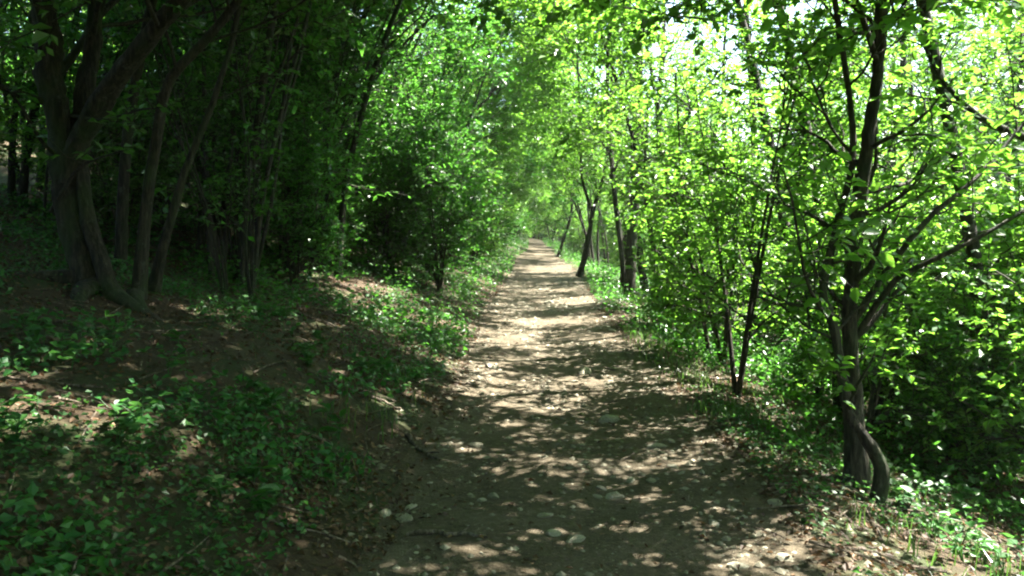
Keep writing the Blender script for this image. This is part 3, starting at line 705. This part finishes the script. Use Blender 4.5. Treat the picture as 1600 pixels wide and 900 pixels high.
def ground_leaves(name, label, cat, n, xr, yr, dens, seed, L, mat, lift, tilt, wr=.6, power=1.0, shape=LEAF2):
    x, y, rg = in_view_scatter(n, xr, yr, dens, seed, power)
    P = np.stack([x, y, H(x, y) + lift[0] + (lift[1] - lift[0]) * rg.random(n) ** 2], -1)
    N = nrm(normal_at(x, y) + rg.normal(size=(n, 3)) * tilt)
    a = rg.random(n) * 6.28; D = np.stack([np.cos(a), np.sin(a), rg.normal(size=n) * .1], -1); D = nrm(D - N * (D * N).sum(1, keepdims=True))
    l = rg.uniform(*L, n); mb = MB(); leaves(mb, P - D * l[:, None] * .5, D, N, l, l * wr, 0, shape, rg.normal(1, 1.2, n))
    tag(mesh_obj(name, mb.mesh(name, mat)), label, cat, None, 'stuff')

clump = lambda x, y: sst((noise(x, y, 1.9, 3) * .9 + noise(x, y, 5, 8) * .5 + .16) / .5)
ground_leaves('leaf_litter', 'brown dead leaves littering the forest floor and path margins', 'leaf litter', 130000, (-9, 7), (1.5, 26),
              lambda u, x, y: np.where((u > -1.0) & (u < 1.05), .04 + .10 * (np.abs(u) > .75), .85) * (.35 + .65 * clump(y, x)), 21, (.022, .052), M_litter, (.002, .022), .35, .6, 1.6)
ground_leaves('ground_cover', 'low green creeping leaves covering the banks', 'ground cover', 90000, (-9, 8), (1.5, 30),
              lambda u, x, y: np.where((u > -1.35) & (u < 1.15), 0, .9) * clump(x, y), 22, (.02, .045), M_herb, (.01, .10), .4, .75, 1.5)
ground_leaves('verge_leaves', 'taller green leaves crowding both verges further along the path', 'ground cover', 52000, (-7, 9), (9, 66),
              lambda u, x, y: np.where((u > -1.08 * path_w(y)) & (u < 1.1 * path_w(y)), 0, np.where(np.abs(u) < 2.2, 1.5, .7)) * (.12 + .25 * sst((y - 12) / 8) + .75 * clump(x, y)), 23, (.05, .09), M_leafd, (.02, .38), .55, .6, 1.4)

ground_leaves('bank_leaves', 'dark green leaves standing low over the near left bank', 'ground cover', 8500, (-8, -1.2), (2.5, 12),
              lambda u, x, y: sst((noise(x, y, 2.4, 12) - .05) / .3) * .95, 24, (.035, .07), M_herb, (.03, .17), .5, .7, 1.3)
ground_leaves('slope_leaves', 'green leaves standing low over the right-hand slope', 'ground cover', 12000, (1.5, 8), (3, 13),
              lambda u, x, y: sst((noise(x, y, 2.1, 6) + .25) / .4) * sst((u - 1.1) / .5) * (np.hypot(x - 2.1, y - 4.9) > .75) * ((y > 5.2) | (x > 2.7)), 25, (.04, .08), M_leafd, (.03, .4), .5, .65, 1.2)
def grass(name, label, n, dens, xr, yr, seed, hh):
    x, y, rg = in_view_scatter(n, xr, yr, dens, seed, 1.5)
    h = rg.uniform(*hh, n); a = rg.random(n) * 6.28; w = .0022 + .003 * rg.random(n)
    B = np.stack([x, y, H(x, y) - .01], -1); d = np.stack([np.cos(a), np.sin(a), 0 * a], -1); s = np.stack([-np.sin(a), np.cos(a), 0 * a], -1)
    le = rg.uniform(.15, .8, n)[:, None]
    M = B + d * le * h[:, None] * .35 + UP * h[:, None] * .6; T = B + d * le * h[:, None] + UP * (h * (1.0 - .25 * le[:, 0]))[:, None]
    W = s * w[:, None]
    V = np.stack([B - W, B + W, M + W * .8, M - W * .8, T], 1); o = (np.arange(n) * 5)[:, None]
    mb = MB(); mb.add(V, o + np.array([[0, 1, 2, 3]])); 
    mb.f.append((o + np.array([[3, 2, 4]]), 0))
    tag(mesh_obj(name, mb.mesh(name, M_grass)), label, 'grass', None, 'stuff')
grass('grass', 'tufts of green grass along the edges of the path', 6500,
      lambda u, x, y: (sst((np.where(u > 0, u - .92, -u - 1.2)) / .3) * np.exp(-np.clip(np.where(u > 0, u - 1.6, (-u - 1.6) * 3), 0, None) * 1.6)) * np.where(u > 0, 1, .35) * clump(y * .8, x + 3), (-4, 4), (2.2, 30), 31, (.05, .19))

# pebbles: one stuff mesh
ICO = None
def ico(sub):
    import bmesh
    bm = bmesh.new(); bmesh.ops.create_icosphere(bm, subdivisions=sub, radius=1)
    v = np.array([p.co[:] for p in bm.verts]); f = np.array([[q.index for q in p.verts] for p in bm.faces]); bm.free(); return v, f
v1 = np.array([[1, 0, 0], [-.2, .9, 0], [-.9, -.3, .1], [.2, -.9, -.1], [.05, .1, .9], [0, 0, -1]]); f1 = np.array([[0, 1, 4], [1, 2, 4], [2, 3, 4], [3, 0, 4], [1, 0, 5], [2, 1, 5], [3, 2, 5], [0, 3, 5]])
n = 9000
x, y, rg = in_view_scatter(n, (-1.4, 1.5), (2, 26), lambda u, x, y: .2 + .8 * clump(x * 1.3 + 4, y) , 41, 1.5)
s = .005 + .02 * rg.random(n) ** 3
Rv = nrm(rg.normal(size=(n, 3))); 
sc3 = s[:, None, None] * np.stack([1 + .5 * rg.random(n), 1 + .5 * rg.random(n), .45 + .4 * rg.random(n)], -1)[:, None]
Vp = v1[None] * (1 + .18 * rg.normal(size=(n, len(v1), 1))) * sc3 + np.stack([x, y, H(x, y) + s * .15], -1)[:, None]
mb = MB(); mb.add(Vp, ((np.arange(n) * len(v1))[:, None, None] + f1[None]).reshape(-1, 3))
tag(mesh_obj('pebbles', mb.mesh('pebbles', M_stone)), 'small pale pebbles and grit scattered over the path', 'pebbles', None, 'stuff')

# stones one can pick out
v2, f2 = ico(2); ST = []
for k in range(6):
    rg = np.random.default_rng(50 + k)
    dirs = nrm(rg.normal(size=(9, 3))); cut = .62 + .25 * rg.random(9)
    v = v2.copy()
    for dq, cq in zip(dirs, cut):
        e = (v @ dq) - cq; v = v - np.clip(e, 0, None)[:, None] * dq
    v = v * [1, .55 + .4 * rg.random(), .42] + rg.normal(size=v.shape) * .03
    mb = MB(); mb.add(v, f2); ST.append(mb.mesh('stone', M_stone, False))
def stone(x, y, s, label, group=None):
    o = mesh_obj('stone', rp.choice(ST)); o.location = (x, y, Hs(x, y) + s * .07); o.scale = (s, s, s * rp.uniform(.7, 1.1)); o.rotation_euler = (rp.uniform(-.2, .2), rp.uniform(-.2, .2), rp.uniform(0, 6.28))
    tag(o, label, 'stone', group)
for x, y, s, lab in ((-.24, 4.62, .055, 'bright pale stone in a sun spot left of the path centre'), (-.82, 4.25, .06, 'flat greenish stone at the left path edge near the viewer'),
                     (.10, 4.1, .05, 'pale stone in the near path beside the short twig'), (.42, 4.85, .045, 'small pale stone in shade right of the path centre'),
                     (.9, 5.75, .085, 'flat grey stone bedded near the right path edge'), (.93, 5.25, .05, 'small stone just in front of the flat grey right stone'),
                     (-.42, 5.65, .06, 'grey stone at the rim of the sun patch'), (1.38, 4.5, .055, 'white stone at the right path edge below the crooked tree'),
                     (-.48, 8.8, .10, 'dark round stone at the left side of the path'), (.55, 8.6, .12, 'broad dark stone bedded across the path in mid distance'),
                     (.62, 6.55, .11, 'long grey stone in the middle of the path'), (.3, 16, .14, 'pale stone far along the middle of the path'),
                     (1.55, 21.5, .15, 'white stone at the foot of the forked tree'), (1.2, 3.75, .05, 'pale stone in the lower right of path')):
    stone(x, y, s, lab)
for q in range(140):
    y = 3.2 + 16 * rp.random() ** 1.7; x = float(path_c(y)) + rp.uniform(-1.1, 1.2)
    stone(x, y, (.014 + .045 * rp.random() ** 2.5) * (1 + y * .03), 'small pale stone bedded in the path surface', 'small stones in the path')

# sticks
def stick(x, y, L, a, r, label, seed, bend=.15):
    rg = np.random.default_rng(seed)
    t = np.linspace(-.5, .5, 9); px_ = x + L * t * math.cos(a) - bend * L * (t * t) * math.sin(a); py_ = y + L * t * math.sin(a) + bend * L * (t * t) * math.cos(a)
    z = H(px_, py_); z = np.convolve(np.pad(z, 2, 'edge'), np.ones(5) / 5, 'valid') + r * .9
    W = np.stack([px_ , py_, z], -1) + rg.normal(size=(9, 3)) * r * .35
    root = empty('fallen_stick', (x, y, Hs(x, y))); tag(root, label, 'stick')
    b = np.array(root.location); mb = MB(); tube(mb, W - b, np.linspace(r, r * .5, 9), 7, 0, .08, rg); mesh_obj('shaft', mb.mesh('shaft', M_stick, True), root)
    q = 5; d = W[q + 1] - W[q]; s_ = np.array([-d[1], d[0], .15 * abs(d[0])]); s_ = nrm(nrm(d) + nrm(s_))
    mb = MB(); tube(mb, np.array([W[q] - b, W[q] - b + s_ * L * .1, W[q] - b + s_ * L * .2 + [0, 0, .01]]), [r * .5, r * .4, r * .2], 5); mesh_obj('side_twig', mb.mesh('side_twig', M_stick, True), root)
stick(-1.2, 6.2, .30, -.25, .016, 'dark stick lying on the left path edge', 61)
stick(-.72, 7.7, .32, -.5, .016, 'dark stick lying across the path left of centre', 62)
stick(-.45, 4.0, .42, -.05, .014, 'dark curved stick in the near middle of the path', 63, -.25)
stick(-.8, 5.45, .55, -1.0, .018, 'pale stick pointing towards the viewer on the left of path', 64)
stick(-1.35, 4.6, .5, -.6, .011, 'thin stick in the litter at the foot of the left bank', 65)
stick(2.1, 8.6, 1.3, .75, .02, 'bare dead branch slanting over the right verge', 66)
stick(1.85, 6.3, .8, 2.4, .012, 'pale dead twig in the grass of the right verge', 67)
stick(-2.6, 9.2, 1.0, .15, .018, 'pale dead branch on the ground by the clump of upright stems', 68)
stick(.62, 3.75, .14, 1.25, .004, 'short yellow straw upright in the near path', 69)
stick(-3.4, 5.9, 1.5, .5, .02, 'long mossy dead branch on the bank in front of the stout tree', 81)
stick(-2.2, 8.4, .9, -.4, .015, 'dead branch lying down the bank beside the litter', 82)
stick(-2.9, 4.4, .8, .2, .011, 'thin dead branch among the herbs at the lower left', 83)
stick(-4.4, 11.2, 1.6, 2.7, .022, 'dead branch lying between the thin-stemmed clumps', 84)
stick(3.1, 7.3, 1.3, -.4, .02, 'pale dead branch lying on the slope right of the crooked tree', 85)
stick(2.6, 4.4, .7, .5, .012, 'dead twig in the grass at the lower right', 86)
# twig litter too small to count
n = 1500; x, y, rg = in_view_scatter(n, (-7, 5), (2, 20), lambda u, x, y: np.where(np.abs(u) < 1, .12, .8), 71, 1.5)
mb = MB()
for q in range(n):
    a = rg.random() * 6.28; L = .06 + .6 * rg.random() ** 2; t = np.linspace(-.5, .5, 4); xx = x[q] + t * L * math.cos(a); yy = y[q] + t * L * math.sin(a)
    tube(mb, np.stack([xx, yy, H(xx, yy) + .012 + rg.random(4) * .02], -1), np.linspace(.0045, .002, 4) * (1 + rg.random()), 4)
tag(mesh_obj('twig_litter', mb.mesh('twig_litter', M_stick)), 'thin dead twigs strewn over the forest floor', 'twigs', None, 'stuff')

# ------------------------------------------------------------------ which one in its row: nearest first
ORD = ['nearest', 'second nearest', 'third nearest', 'fourth nearest', 'fifth nearest', 'sixth nearest', 'seventh nearest', 'eighth nearest', 'ninth nearest', 'tenth nearest', 'eleventh nearest', 'farthest']
for gname in ('arching trees along the right verge', 'arching trees along the left bank', 'trees along the right verge', 'many-stemmed trees on the near left bank', 'slender trees in the near right wood', 'trees far along the right verge', 'far arching trees on the left bank', 'far arching trees on the right verge', 'saplings in the left wood'):
    row = sorted((o for o in bpy.data.objects if o.get('group') == gname), key=lambda o: o.location.y)
    for o, w in zip(row, ORD): o['label'] = o['label'] + ', ' + w + ' of them'

# ------------------------------------------------------------------ thin haze added for the pale glare veil over the distance
mb = MB(); lo, hi = (-140, -60, -20), (140, 140, 48)
mb.add([(x, y, z) for x in (lo[0], hi[0]) for y in (lo[1], hi[1]) for z in (lo[2], hi[2])], [[0, 1, 3, 2], [4, 6, 7, 5], [0, 4, 5, 1], [2, 3, 7, 6], [0, 2, 6, 4], [1, 5, 7, 3]])
m, nt, out = new_mat('haze'); pv = nt.nodes.new('ShaderNodeVolumePrincipled'); pv.inputs['Color'].default_value = (.9, .95, .9, 1); pv.inputs['Density'].default_value = .0005; pv.inputs['Anisotropy'].default_value = .3
nt.links.new(pv.outputs[0], out.inputs['Volume'])
tag(mesh_obj('haze', mb.mesh('haze', m)), 'thin pale haze added to stand for the glare veil in the distance', 'haze', None, 'stuff')
